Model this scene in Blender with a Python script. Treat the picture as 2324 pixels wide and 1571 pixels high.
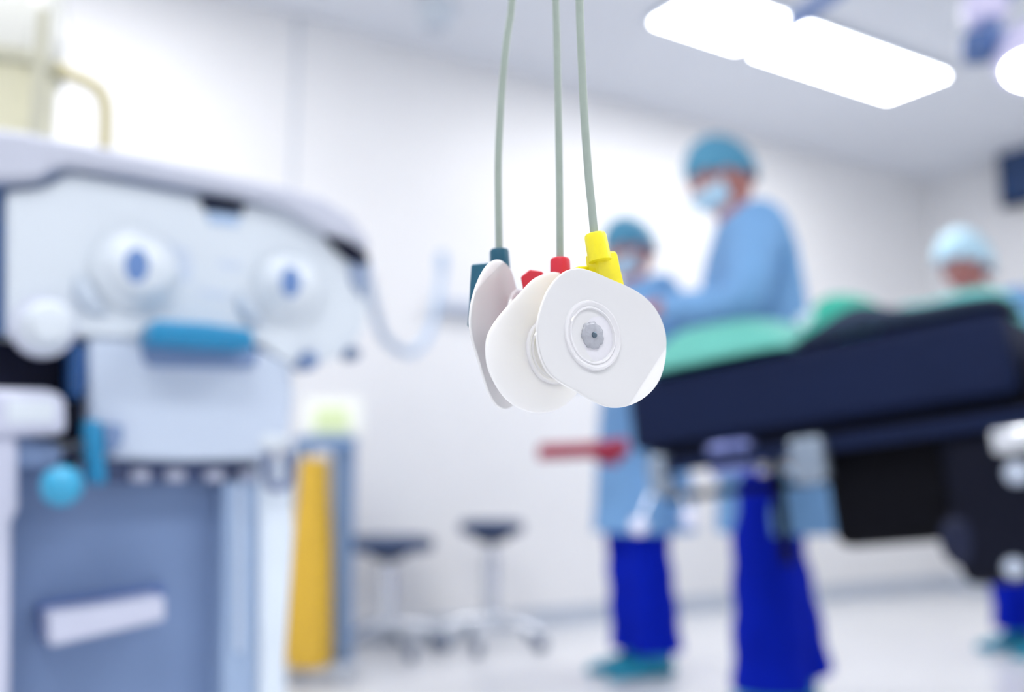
import bpy, bmesh, math, random
from mathutils import Vector, Matrix, Quaternion
random.seed(7)
S = bpy.context.scene
for o in list(bpy.data.objects): bpy.data.objects.remove(o)

# ------------------------------------------------------------------ camera, world, exposure
FPX, TH, CH = 2260.0, math.radians(7.92), 0.68      # focal length in px of 2324x1571, pitch up, camera height
cam_d = bpy.data.cameras.new('camera'); cam = bpy.data.objects.new('camera', cam_d)
S.collection.objects.link(cam); S.camera = cam
cam.location = (0, 0, CH); cam.rotation_euler = (math.pi/2 + TH, 0, 0)
cam_d.lens = 35.0; cam_d.sensor_width = 36.0; cam_d.clip_start = 0.02
cam_d.dof.use_dof = True; cam_d.dof.focus_distance = 0.338; cam_d.dof.aperture_fstop = 4.1
W = bpy.data.worlds.new('world'); S.world = W; W.use_nodes = True
W.node_tree.nodes['Background'].inputs[0].default_value = (.8, .88, 1, 1)
W.node_tree.nodes['Background'].inputs[1].default_value = 0.3
S.view_settings.view_transform = 'Standard'; S.view_settings.look = 'None'
S.view_settings.gamma = 1; S.view_settings.exposure = 1.28
try: S.view_settings.use_curve_mapping = False
except Exception: pass
S.cycles.use_denoising = True
S.cycles.max_bounces = 14; S.cycles.diffuse_bounces = 8
LAMP = 15.0
LAMP_COL = (1.0, 0.99, 0.985)

# ------------------------------------------------------------------ measuring helpers
CAM = Vector((0, 0, CH))
def ray(px, py):
    xc = (px-1162)/FPX; yc = (785.5-py)/FPX
    return Vector((xc, math.cos(TH)-yc*math.sin(TH), math.sin(TH)+yc*math.cos(TH)))
def at(px, py, Y):
    d = ray(px, py); return CAM + d*(Y/d.y)
def onplane(px, py, p0, n):
    d = ray(px, py); return CAM + d*((p0-CAM).dot(n)/d.dot(n))
RA = math.radians(57.3)                              # direction of the back wall
U = Vector((math.sin(RA), math.cos(RA), 0)); V = Vector((-math.cos(RA), math.sin(RA), 0)); Z = Vector((0, 0, 1))
def uv(u, v, z=0): return U*u + V*v + Z*z

# ------------------------------------------------------------------ materials
MATS = {}
def mat(name, col, rough=.5, metal=0, emit=0, var=.03, scale=8, sss=0, trans=0, coat=0, bump=0, alpha=1, spec=.5):
    if name in MATS: return MATS[name]
    m = bpy.data.materials.new(name); m.use_nodes = True; nt = m.node_tree; b = nt.nodes['Principled BSDF']
    tc = nt.nodes.new('ShaderNodeTexCoord'); nz = nt.nodes.new('ShaderNodeTexNoise'); nz.inputs['Scale'].default_value = scale
    nz.inputs['Detail'].default_value = 4
    nt.links.new(tc.outputs['Object'], nz.inputs['Vector'])
    rp = nt.nodes.new('ShaderNodeValToRGB')
    rp.color_ramp.elements[0].position = .3; rp.color_ramp.elements[1].position = .7
    rp.color_ramp.elements[0].color = tuple(max(0, c*(1-var)) for c in col)+(1,)
    rp.color_ramp.elements[1].color = tuple(min(1, c*(1+var)) for c in col)+(1,)
    nt.links.new(nz.outputs['Fac'], rp.inputs['Fac']); nt.links.new(rp.outputs['Color'], b.inputs['Base Color'])
    b.inputs['Roughness'].default_value = rough; b.inputs['Metallic'].default_value = metal
    b.inputs['Subsurface Weight'].default_value = sss
    if sss: b.inputs['Subsurface Radius'].default_value = (.006, .006, .006); b.inputs['Subsurface Scale'].default_value = 1
    b.inputs['Transmission Weight'].default_value = trans
    b.inputs['Coat Weight'].default_value = coat; b.inputs['Alpha'].default_value = alpha
    b.inputs['Specular IOR Level'].default_value = spec
    if emit:
        b.inputs['Emission Color'].default_value = LAMP_COL+(1,); b.inputs['Emission Strength'].default_value = emit
    if bump:
        bp = nt.nodes.new('ShaderNodeBump'); bp.inputs['Strength'].default_value = bump; bp.inputs['Distance'].default_value = .002
        nt.links.new(nz.outputs['Fac'], bp.inputs['Height']); nt.links.new(bp.outputs['Normal'], b.inputs['Normal'])
    MATS[name] = m; return m
def hx(h):
    h = [int(h[i:i+2], 16)/255 for i in (0, 2, 4)]
    return tuple(c/12.92 if c <= .04045 else ((c+.055)/1.055)**2.4 for c in h)

M_wall = mat('painted_wall', (.76, .762, .772), .45, var=.015, scale=1.5)
M_ceil = mat('ceiling_paint', (.70, .725, .775), .7, var=.02, scale=1.2)
M_floor = mat('vinyl_floor', (.75, .752, .762), .22, var=.03, scale=2.5)
M_trim = mat('grey_trim', hx('b4bcc8'), .4)
M_metal = mat('brushed_metal', (.72, .75, .8), .25, 1)
M_chrome = mat('chrome', (.88, .9, .93), .08, 1)
M_case = mat('machine_case', hx('c8d1da'), .35, var=.015)
M_case2 = mat('machine_case_blue_grey', hx('b6c3d6'), .38, var=.015)
M_lid = mat('machine_lid', hx('b0b5c4'), .4, var=.015)
M_dark = mat('dark_navy_plastic', hx('0a0f26'), .5, spec=.15)
M_slate = mat('slate_blue_shade', hx('6f86ad'), .45)
M_teal = mat('teal_plastic', hx('0078a8'), .4)
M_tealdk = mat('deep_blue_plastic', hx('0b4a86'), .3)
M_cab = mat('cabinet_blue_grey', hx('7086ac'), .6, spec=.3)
M_lilac = mat('lilac_grey_plastic', hx('b9bed2'), .4)
M_cyan = mat('light_blue_rubber', hx('2f98c2'), .4)
M_cream = mat('cream_plastic', hx('cfcdb2'), .3)
M_domes = mat('clear_dome_plastic', (.70, .71, .67), .2, var=.01)
M_olive = mat('beige_hose', hx('bdb58c'), .4)
M_yel = mat('yellow_bag', hx('cda52f'), .38, bump=.4, scale=20, var=.05)
M_steelb = mat('blue_grey_steel', hx('6f8db5'), .4, .3)
M_glass = mat('frosted_column', hx('8fa5c4'), .2)
M_matt = mat('navy_mattress', hx('0e1a38'), .6, var=.05, spec=.12)
M_black = mat('near_black_blue', hx('02030b'), .6, spec=.1)
M_mintc = mat('mint_drape', hx('58aa9e'), .7, bump=.3, scale=12, var=.06)
M_grn = mat('green_drape', hx('1f9f8a'), .7, bump=.3, scale=12, var=.06)
M_tealdrape = mat('dark_teal_drape', hx('04203a'), .85, bump=.3, scale=12)
M_red = mat('crimson_plastic', hx('8c0c36'), .5)
M_gown = mat('light_blue_gown', hx('6b99c8'), .75, bump=.5, scale=9, var=.07)
M_scrub = mat('royal_blue_scrubs', hx('041fa8'), .85, spec=.08, bump=.5, scale=9, var=.1)
M_cap = mat('teal_cap', hx('4788a8'), .7, bump=.3, scale=12)
M_cap2 = mat('pale_blue_cap', hx('b9dcec'), .7, bump=.3, scale=12)
M_mask = mat('surgical_mask', hx('b4d6ea'), .7)
M_skin = mat('skin', hx('a86f68'), .5, sss=.1, var=.05)
M_hair = mat('dark_hair', hx('3a2c2c'), .6)
M_eye = mat('eye_white', (.85, .85, .85), .2)
M_iris = mat('eye_iris', (.03, .02, .02), .2)
M_glove = mat('pink_glove', hx('d6909c'), .5)
M_shoe = mat('teal_shoe', hx('118ba8'), .5)
M_lamp = mat('lamp_diffuser', (.9, .9, .9), .5, emit=LAMP*1.15)
M_lampd = mat('lamp_diffuser_soft', (.9, .9, .9), .5, emit=LAMP*.6)
M_lens = mat('theatre_lamp_lens', (.9, .9, .9), .3, emit=14)
M_lav = mat('lavender_enamel', hx('d5d0ee'), .3)
M_armb = mat('blue_grey_enamel', hx('6f87b8'), .4)
M_stool = mat('stool_vinyl', hx('2b4166'), .4)
M_foam = mat('white_foam', (.665, .668, .68), .42, sss=.7, var=.006, scale=60, coat=.12)
M_film = mat('pad_film', (.60, .606, .622), .36, sss=0, var=.004, scale=60)
M_clear = mat('clear_plastic', (.93, .93, .96), .07, trans=.35, var=.01, coat=.6)
M_cupin = mat('cup_base', (.62, .62, .67), .3, var=.03, scale=300)
M_gel = mat('grey_gel', (.34, .355, .40), .3, var=.08, scale=700, bump=.15)
M_stud = mat('stud_metal', (.10, .14, .18), .3, .7)
M_cable = mat('grey_green_cable', hx('94a198'), .38, var=.04, scale=200)
M_ct = mat('teal_clip', hx('07526a'), .38, var=.04, scale=250)
M_cr = mat('red_clip', hx('cc2338'), .38, var=.04, scale=250)
M_cy = mat('yellow_clip', hx('e9dc1c'), .33, var=.03, scale=250, sss=.1)

# ------------------------------------------------------------------ object helpers
ORG = {}
def link(o): S.collection.objects.link(o); return o
def empty(name, loc, label, cat, group=None, rz=0):
    o = link(bpy.data.objects.new(name, None)); o.location = loc; o.rotation_euler = (0, 0, rz); o.empty_display_size = .05
    o['label'] = label; o['category'] = cat
    if group: o['group'] = group
    ORG[o.name] = Vector(loc); return o
def root(o):
    while o.parent: o = o.parent
    return o
def obj(name, bm, m, parent=None, smooth=True, local=False, bev=0, label=None):
    """link a bmesh in world coordinates as one mesh, under its parent"""
    bmesh.ops.recalc_face_normals(bm, faces=bm.faces)
    me = bpy.data.meshes.new(name)
    if not local:
        if parent: org = ORG[root(parent).name]
        else:
            xs = [v.co for v in bm.verts]
            org = Vector(((min(c.x for c in xs)+max(c.x for c in xs))/2, (min(c.y for c in xs)+max(c.y for c in xs))/2, min(c.z for c in xs)))
        bmesh.ops.translate(bm, verts=bm.verts, vec=-org)
    bm.to_mesh(me); bm.free(); me.materials.append(m)
    if smooth:
        for p in me.polygons: p.use_smooth = True
    o = link(bpy.data.objects.new(name, me))
    if parent: o.parent = parent
    elif not local: o.location = org; ORG[o.name] = org
    else: ORG[o.name] = Vector((0, 0, 0))
    if bev:
        b = o.modifiers.new('bevel', 'BEVEL'); b.width = bev; b.segments = 3; b.limit_method = 'ANGLE'; b.angle_limit = math.radians(35)
    if smooth:
        try:
            me.set_sharp_from_angle(angle=math.radians(38))
        except Exception: pass
    if label: o['label'] = label
    return o
def tag(o, label, cat, group=None):
    o['label'] = label; o['category'] = cat
    if group: o['group'] = group
    return o
def struct(name, bm, m, **k):
    o = obj(name, bm, m, smooth=False, **k); o['kind'] = 'structure'; return o

def box(bm, c, ax, ay, az, sx, sy, sz):
    """box centred at c with half-less full sizes along given unit axes"""
    vs = [bm.verts.new(c + ax*sx*i/2 + ay*sy*j/2 + az*sz*k/2) for i in (-1, 1) for j in (-1, 1) for k in (-1, 1)]
    for q in ((0, 1, 3, 2), (4, 6, 7, 5), (0, 4, 5, 1), (2, 3, 7, 6), (0, 2, 6, 4), (1, 5, 7, 3)): bm.faces.new([vs[i] for i in q])
    return bm
def ubox(u0, u1, v0, v1, z0, z1):
    bm = bmesh.new(); return box(bm, uv((u0+u1)/2, (v0+v1)/2, (z0+z1)/2), U, V, Z, u1-u0, v1-v0, z1-z0)
def hexa(bm, pts8):
    """bottom four then top four"""
    vs = [bm.verts.new(p) for p in pts8]
    for q in ((3, 2, 1, 0), (4, 5, 6, 7), (0, 1, 5, 4), (1, 2, 6, 5), (2, 3, 7, 6), (3, 0, 4, 7)): bm.faces.new([vs[i] for i in q])
    return bm
def prism(bm, pts, dvec):
    a = [bm.verts.new(p) for p in pts]; b = [bm.verts.new(p+dvec) for p in pts]; n = len(pts)
    bm.faces.new(a); bm.faces.new(b[::-1])
    for i in range(n): bm.faces.new((a[i], b[i], b[(i+1) % n], a[(i+1) % n]))
    return bm
def frame(axis):
    axis = axis.normalized(); t = Vector((0, 0, 1)) if abs(axis.z) < .9 else Vector((1, 0, 0))
    x = axis.cross(t).normalized(); return x, axis.cross(x).normalized(), axis
def lathe(bm, c, axis, prof, n=32, sx=1, sy=1):
    """prof: (radius, height along axis)"""
    x, y, a = frame(axis); rings = []
    for r, h in prof:
        if r < 1e-6: rings.append([bm.verts.new(c+a*h)])
        else: rings.append([bm.verts.new(c+a*h+x*(r*sx*math.cos(2*math.pi*i/n))+y*(r*sy*math.sin(2*math.pi*i/n))) for i in range(n)])
    for p, q in zip(rings, rings[1:]):
        for i in range(n):
            j = (i+1) % n
            if len(p) == 1 and len(q) == 1: continue
            if len(p) == 1: bm.faces.new((p[0], q[i], q[j]))
            elif len(q) == 1: bm.faces.new((p[i], q[0], p[j]))
            else: bm.faces.new((p[i], q[i], q[j], p[j]))
    for e in (rings[0], rings[-1]):
        if len(e) > 1: bm.faces.new(e)
    return bm
def smoothpath(pts, sub=6):
    out = []; n = len(pts)
    for i in range(n-1):
        p0 = pts[max(i-1, 0)]; p1 = pts[i]; p2 = pts[i+1]; p3 = pts[min(i+2, n-1)]
        for k in range(sub):
            t = k/sub
            out.append(.5*((2*p1)+(p2-p0)*t+(2*p0-5*p1+4*p2-p3)*t*t+(3*p1-p0-3*p2+p3)*t**3))
    out.append(pts[-1]); return out
def tube(bm, pts, r, n=16, cap=True):
    rings = []; N = len(pts); px = None
    for i, p in enumerate(pts):
        d = (pts[min(i+1, N-1)]-pts[max(i-1, 0)]).normalized()
        if px is None: x, y, _ = frame(d)
        else:
            x = (px-d*px.dot(d)).normalized(); y = d.cross(x)
        px = x; rr = r[i] if isinstance(r, (list, tuple)) else r
        rings.append([bm.verts.new(p+x*rr*math.cos(2*math.pi*k/n)+y*rr*math.sin(2*math.pi*k/n)) for k in range(n)])
    for a, b in zip(rings, rings[1:]):
        for k in range(n): bm.faces.new((a[k], a[(k+1) % n], b[(k+1) % n], b[k]))
    if cap: bm.faces.new(rings[0][::-1]); bm.faces.new(rings[-1])
    return bm
def B(): return bmesh.new()

# ------------------------------------------------------------------ the room
U0, U1, V0, V1, HT = -2.6, 6.0, -2.4, 4.06, 2.75
struct('floor', ubox(U0-.1, U1+.1, V0-.1, V1+.1, -.1, 0), M_floor)
struct('ceiling', ubox(U0-.1, U1+.1, V0-.1, V1+.1, HT, HT+.1), M_ceil)
struct('wall_back', ubox(U0-.1, U1+.1, V1, V1+.1, 0, HT), M_wall)
struct('wall_front', ubox(U0-.1, U1+.1, V0-.1, V0, 0, HT), M_wall)
struct('wall_left', ubox(U0-.1, U0, V0, V1, 0, HT), M_wall)
struct('wall_right', ubox(U1, U1+.1, V0, V1, 0, HT), M_wall)
struct('baseboard_back', ubox(U0, U1, V1-.012, V1, 0, .09), M_trim)
struct('baseboard_right', ubox(U1-.012, U1, V0, V1-.012, 0, .09), M_trim)
struct('trim_1', ubox(1.46, 1.475, V1-.004, V1, .09, HT), M_trim)

# ------------------------------------------------------------------ ceiling lights
def ceiling_light(u0, u1, v0, v1, label, m=None):
    t = empty('ceiling_light', uv((u0+u1)/2, (v0+v1)/2, HT-.03), label, 'ceiling light', 'rectangular ceiling lights')
    obj('light_frame', ubox(u0-.02, u1+.02, v0-.02, v1+.02, HT-.028, HT), M_trim, t, False)
    obj('diffuser', ubox(u0, u1, v0, v1, HT-.036, HT-.028), m or M_lamp, t, False)
ceiling_light(2.80, 3.30, 2.84, 3.19, 'shorter glowing ceiling panel at the upper right, nearer the hanging wires', M_lampd)
ceiling_light(3.415, 4.42, 2.84, 3.19, 'long glowing ceiling panel at the upper right, farther from the hanging wires', M_lampd)
ceiling_light(-.1, 1.0, 2.84, 3.19, 'ceiling panel over the anaesthesia machine, lighting the wall behind it', M_lampd)
for u in (-1.2, 1.2, 3.6):  # unseen panels, added to light the foreground from behind the camera
    ceiling_light(u, u+1.15, -.9, -.5, 'unseen ceiling panel added behind the viewer to light the foreground', M_lampd)
ceiling_light(-.7, .5, .8, 1.3, 'unseen ceiling panel added for light high over the viewer, left of the operating table', M_lampd)  # unseen panel, added overhead for more light

# small white ceiling box
c = uv(1.93, 3.62, HT)
t = empty('ceiling_speaker', c-Z*.1, 'small white box fixed to ceiling above the green-clip wire', 'speaker')
obj('housing', lathe(B(), c-Z*.1, Z, [(0, 0), (.06, 0), (.075, .02), (.075, .1)], 24), M_case, t)
obj('grille', lathe(B(), c-Z*.108, Z, [(0, 0), (.045, 0), (.05, .012)], 24), M_trim, t)

# ------------------------------------------------------------------ surgical theatre lamp (upper right corner)
hub = at(2470, -260, 3.3); hub.z = HT
t = empty('theatre_lamp', Vector((hub.x, hub.y, HT)), 'ceiling-mounted surgical lamp with lavender joint in the top right corner', 'surgical lamp')
obj('ceiling_mount', lathe(B(), Vector((hub.x, hub.y, HT-.14)), Z, [(.05, 0), (.14, .05), (.16, .14)], 32), M_lav, t)
j1 = at(2235, 20, 2.75); j2 = at(2222, 105, 2.7); hd = at(2352, 118, 2.65)
obj('support_arm', tube(B(), smoothpath([Vector((hub.x, hub.y, HT-.1)), at(2400, -120, 3.0), j1]), .03), M_armb, t)
obj('joint_cover', lathe(B(), j1-Z*.05, Z, [(0, 0), (.05, .005), (.065, .04), (.055, .09), (0, .1)], 28), M_lav, t)
obj('drop_arm', tube(B(), smoothpath([j1, at(2250, 70, 2.72), j2, at(2270, 90, 2.68), at(2352, 60, 2.66), hd+Z*.09]), .025), M_armb, t)
obj('swivel_joint', lathe(B(), j2-Z*.04, Z, [(0, 0), (.045, .004), (.05, .04), (.045, .075), (0, .08)], 28), mat('joint_blue', hx('3f5f96'), .4), t)
obj('lamp_head', lathe(B(), hd-Z*.05, Vector((.2, .2, 1)), [(.06, 0), (.1, 0), (.115, .03), (.1, .09), (.04, .13), (0, .135)], 40), M_lav, t)
obj('lens', lathe(B(), hd-Z*.058, Vector((.2, .2, 1)), [(0, 0), (.075, .002), (.085, .012)], 40), M_lens, t)
# blue arm between the panels
a0 = at(1788, 58, 3.3); a1 = at(1925, -60, 3.2)
t = empty('pendant_arm', Vector((a1.x, a1.y, HT)), 'slim blue-grey ceiling arm above the gap between the two glowing panels', 'ceiling arm')
obj('arm_tube', tube(B(), smoothpath([a0, at(1855, 10, 3.25), a1, Vector((a1.x, a1.y, HT))]), .028), M_armb, t)
obj('arm_tip', lathe(B(), a0-Z*.03, Z, [(0, 0), (.028, .005), (.03, .04), (0, .05)], 20), M_armb, t)

# ------------------------------------------------------------------ wall monitor at right edge
t = empty('wall_monitor', at(2335, 470, 6.0), 'dark wall-mounted screen at the far right edge of the room', 'monitor')
p = at(2345, 390, 6.0)
vv = -V
mc = uv(U1-.10, (p.x*V.x+p.y*V.y), p.z)
t.location = mc; ORG[t.name] = mc.copy()
obj('screen_housing', box(B(), mc, V, U, Z, .34, .05, .42), M_dark, t, False, bev=.01)
obj('screen', box(B(), mc-U*.027, V, U, Z, .30, .004, .37), mat('screen_glass', hx('24406c'), .1), t, False)
obj('wall_bracket', box(B(), mc+U*.062, V, U, Z, .1, .076, .1), M_metal, t, False)

# ------------------------------------------------------------------ anaesthesia machine
MO = at(0, 700, 1.0); MN = Vector((math.cos(RA), -math.sin(RA), 0))    # front plane and its outward normal
def F(px, py, off=0): return onplane(px, py, MO+MN*off, MN)
def mp(name, pts, off, depth, m, parent, bev=.003, label=None):
    return obj(name, prism(B(), [F(x, y, off) for x, y in pts], -MN*depth), m, parent, True, bev=bev, label=label)
am = empty('anesthesia_machine', Vector((F(330, 1000, -.25).x, F(330, 1000, -.25).y, 0)),
           'large pale grey anaesthesia machine with teal handle and dials, standing at left', 'anesthesia machine')
lid_edge = [(-60, 288), (0, 290), (60, 298), (130, 312), (250, 335), (450, 378), (640, 420), (740, 450), (800, 490), (838, 540), (842, 572)]
lid_low = [(800, 545), (752, 530), (700, 502), (650, 470), (560, 446), (450, 424), (300, 393), (160, 372), (125, 378), (100, 398), (70, 405), (-60, 405)]
mp('top_casing', lid_edge+lid_low, .02, .42, M_lid, am, .006)
mp('lid_gap_shade', [(-60, 400), (72, 402), (102, 392), (128, 372), (165, 366), (300, 388), (450, 418), (560, 440), (560, 462), (450, 446), (300, 416), (165, 392), (140, 396), (115, 412), (80, 424), (-60, 424)], -.006, .30, M_slate, am, 0)  # slate strip paints the shadow in the gap under the lid
front = [(15, 432), (85, 428), (118, 416), (142, 398), (165, 392), (300, 416), (450, 444), (640, 476), (700, 508), (752, 536), (820, 585), (838, 640), (830, 740), (800, 800), (740, 822), (660, 828), (620, 800), (598, 780), (340, 768), (200, 762), (15, 756)]
mp('front_panel', front, 0, .36, M_case, am, .004)
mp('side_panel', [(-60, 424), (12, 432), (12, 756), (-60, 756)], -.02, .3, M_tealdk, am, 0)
mp('latch_slot', [(452, 446), (556, 464), (550, 486), (468, 476)], .006, .02, M_dark, am, .001)
mp('latch_plate', [(468, 477), (548, 487), (540, 512), (478, 506)], .003, .02, mat('pale_blue_plate', hx('9fb8d8'), .4), am, .001)
mp('end_hinge', [(742, 533), (800, 546), (838, 580), (836, 600), (800, 592), (760, 556)], .012, .05, M_dark, am, .002)
mp('end_bracket', [(792, 590), (838, 600), (836, 640), (826, 676), (800, 640)], .006, .05, mat('grey_bracket', hx('8495b2'), .4), am, .002)
def disc_at(name, px, py, off, prof, m, parent, scale=1, sx=1):
    c = F(px, py, off); k = c.y/FPX*scale
    return obj(name, lathe(B(), c, MN, [(r*k, h) for r, h in prof], 40, 1, sx), m, parent)
# two valve dials
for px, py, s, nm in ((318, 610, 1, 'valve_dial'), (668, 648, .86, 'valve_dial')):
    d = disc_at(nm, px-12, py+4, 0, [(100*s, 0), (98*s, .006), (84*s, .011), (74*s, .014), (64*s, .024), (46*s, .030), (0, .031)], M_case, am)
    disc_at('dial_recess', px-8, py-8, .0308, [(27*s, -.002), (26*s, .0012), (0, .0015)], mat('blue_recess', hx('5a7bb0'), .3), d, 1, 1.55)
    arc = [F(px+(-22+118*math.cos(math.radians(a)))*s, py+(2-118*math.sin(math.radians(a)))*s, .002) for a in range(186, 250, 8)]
    obj('dial_shadow_arc', tube(B(), arc, [.002, .007, .010, .011, .011, .010, .007, .002]), mat('dial_shadow_grey', hx('b4c0ce'), .4), d)  # grey arc stands in for the crescent shadow beside the dial
    disc_at('dial_grip', px+6, py-8, .022, [(64*s, 0), (62*s, .006), (0, .007)], M_case, d)
mp('label_plate', [(345, 530), (400, 555), (440, 575), (400, 580), (352, 556)], .0015, .004, mat('soft_grey_label', hx('bcc8da'), .4), am, .0005)
mp('label_plate', [(392, 578), (436, 586), (434, 640), (392, 632)], .0015, .004, mat('soft_grey_label', hx('bcc8da'), .4), am, .0005)
mp('label_plate', [(498, 590), (548, 598), (546, 612), (498, 604)], .0015, .004, mat('soft_grey_label', hx('bcc8da'), .4), am, .0005)
mp('label_plate', [(455, 655), (520, 665), (518, 676), (455, 666)], .0015, .004, mat('soft_grey_label', hx('bcc8da'), .4), am, .0005)
# round white knob
k = disc_at('round_knob', 97, 748, .0, [(62, 0), (62, .01), (50, .016), (50, .05), (40, .06), (0, .063)], M_case, am)
disc_at('knob_collar', 97, 745, .002, [(68, -.004), (68, .008), (60, .01)], M_lilac, k)
# teal handle, and a slate strip painting the shade in the recess below
h = mp('drawer_handle', [(348, 724), (470, 732), (576, 746), (584, 792), (470, 786), (338, 776)], .055, .055, M_teal, am, .006, 'teal pull handle')
mp('handle_recess_shade', [(322, 778), (590, 794), (578, 834), (560, 836), (345, 832), (330, 820)], .004, .02, M_slate, am, .002)
# lower body
mp('lower_body', [(200, 764), (350, 770), (600, 792), (664, 828), (668, 900), (655, 1000), (610, 1042), (420, 1046), (255, 1040), (205, 1000)], -.004, .36, M_case2, am, .006)
mp('underside_rail', [(205, 1042), (600, 1046), (595, 1092), (255, 1096), (205, 1090)], -.05, .25, mat('dark_rail', hx('3a4a72'), .4), am, .002)
for x in (300, 380, 470, 545):
    mp('rail_clip', [(x, 1066), (x+40, 1066), (x+40, 1092), (x, 1092)], -.035, .02, M_lilac, am, .002)
# recess at left
mp('recess_back', [(-80, 756), (200, 764), (205, 1000), (-80, 1000)], -.06, .2, M_dark, am, 0)
mp('recess_lever', [(158, 778), (200, 776), (204, 850), (192, 905), (158, 900)], -.01, .04, M_tealdk, am, .003)
mp('absorber_box', [(-70, 880), (120, 884), (150, 905), (152, 985), (-70, 992)], .03, .14, M_lilac, am, .01)
mp('absorber_label', [(15, 905), (125, 908), (125, 958), (15, 960)], .032, .004, M_case, am, .002)
mp('absorber_base', [(-70, 990), (60, 990), (130, 1006), (160, 1040), (120, 1062), (-70, 1062)], .01, .1, M_slate, am, .008)
mp('teal_lever', [(192, 950), (236, 955), (240, 1030), (246, 1100), (205, 1100), (196, 1040)], .03, .03, M_teal, am, .006, 'teal upright lever')
mp('lever_hinge', [(236, 960), (282, 964), (280, 1000), (262, 1030), (240, 1020)], .012, .03, M_slate, am, .003)
cc = F(140, 1103, .05)
obj('release_ball', lathe(B(), cc-Z*.02, Z, [(.02*math.sin(a*math.pi/12), .02-.02*math.cos(a*math.pi/12)) for a in range(13)], 24), M_cyan, am, label='bright blue rubber ball')
obj('ball_stem', tube(B(), [cc+Z*.01, F(160, 1040, .02)], .008), M_dark, am)
# white column lower left
mp('left_column', [(-70, 985), (40, 988), (42, 1160), (26, 1180), (20, 1700), (-70, 1700)], .02, .14, M_lilac, am, .01)
# cabinet below
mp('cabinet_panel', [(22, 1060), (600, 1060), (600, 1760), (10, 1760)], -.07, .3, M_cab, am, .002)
hd_ = mp('cabinet_handle', [(108, 1392), (240, 1374), (374, 1352), (376, 1408), (240, 1440), (112, 1470)], .0, .07, M_lilac, am, .004)
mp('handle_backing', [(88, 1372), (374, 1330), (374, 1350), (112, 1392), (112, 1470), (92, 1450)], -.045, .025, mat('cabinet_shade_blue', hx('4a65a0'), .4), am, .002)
mp('glass_column', [(510, 1092), (588, 1092), (588, 1760), (500, 1760)], -.03, .08, M_glass, am, .006)
mp('column_seam', [(538, 1100), (552, 1100), (552, 1480), (536, 1480)], -.026, .006, mat('pale_seam', hx('aebdd2'), .3), am, .001)
mp('right_post', [(590, 1044), (658, 1040), (672, 1200), (650, 1500), (660, 1760), (590, 1760)], -.02, .1, mat('post_pale_blue', hx('cfdbe8'), .35), am, .008)
lp = [F(x, y, .0) for x, y in ((612, 1030), (606, 1065), (612, 1098), (632, 1108), (652, 1096), (656, 1062), (650, 1024))]
obj('hose_loop', tube(B(), smoothpath(lp), .0055), mat('loop_grey', hx('6c7898'), .3, .3), am)
mp('post_top', [(590, 980), (660, 985), (664, 1020), (590, 1030)], -.0, .1, M_case, am, .008)
disc_at('latch_screw', 682, 824, -.02, [(22, 0), (22, .03), (12, .04), (0, .041)], M_slate, am)
disc_at('latch_screw', 788, 806, -.01, [(17, 0), (17, .02), (10, .028), (0, .03)], mat('screw_dark', hx('70809c'), .4), am)
for x in (-30, 560):
    c = F(x, 1500, -.2); bm = B(); lathe(bm, Vector((c.x, c.y, .05))-U*.02, U, [(.02, 0), (.05, 0), (.05, .04), (.02, .04)], 24)
    obj('caster', bm, M_dark, am)
bm = B()
cb0, cb1 = F(20, 1500, -.09), F(600, 1500, -.09)
hexa(bm, [Vector((q.x, q.y, z)) for z in (.09, .4) for q in (cb0, cb1, cb1-MN*.3, cb0-MN*.3)])
obj('base_plinth', bm, M_case2, am, False, bev=.01)
# bellows canister on top
c = F(18, 300, -.12); kx = c.y/FPX
zt = F(18, 125, -.12).z; z0 = F(18, 292, .02).z-.004; z1 = F(18, 158, -.12).z
bc = obj('bellows_canister', lathe(B(), Vector((c.x, c.y, z0)), Z, [(98*kx, 0), (98*kx, z1-z0), (90*kx, z1-z0+.004)], 40), M_cream, am)
zd = z1
obj('canister_dome', lathe(B(), Vector((c.x, c.y, zd)), Z, [(98*kx, 0), (112*kx, .02), (112*kx, .075), (100*kx, .11), (70*kx, .14), (30*kx, .152), (0, .155)], 40), M_domes, bc)
obj('canister_rib', box(B(), Vector((F(88, 180, -.03).x, F(88, 180, -.03).y, (z0+F(88, 20, -.03).z)/2)), U, V, Z, .012, .006, F(88, 20, -.03).z-z0), mat('khaki_rib', hx('b4b4a2'), .4), bc, False)
obj('canister_band', lathe(B(), Vector((c.x, c.y, zd-.008)), Z, [(99*kx, 0), (115*kx, 0), (115*kx, .014), (99*kx, .014)], 40), mat('khaki_rib', hx('b4b4a2'), .4), bc)
pp = [F(x, y, -.06) for x, y in ((128, 150), (165, 172), (205, 190), (232, 218), (240, 262), (238, 350))]
pp[-1].z = F(238, 330, .02).z-.01
obj('beige_pipe', tube(B(), smoothpath(pp), .0075), M_olive, am)

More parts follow.
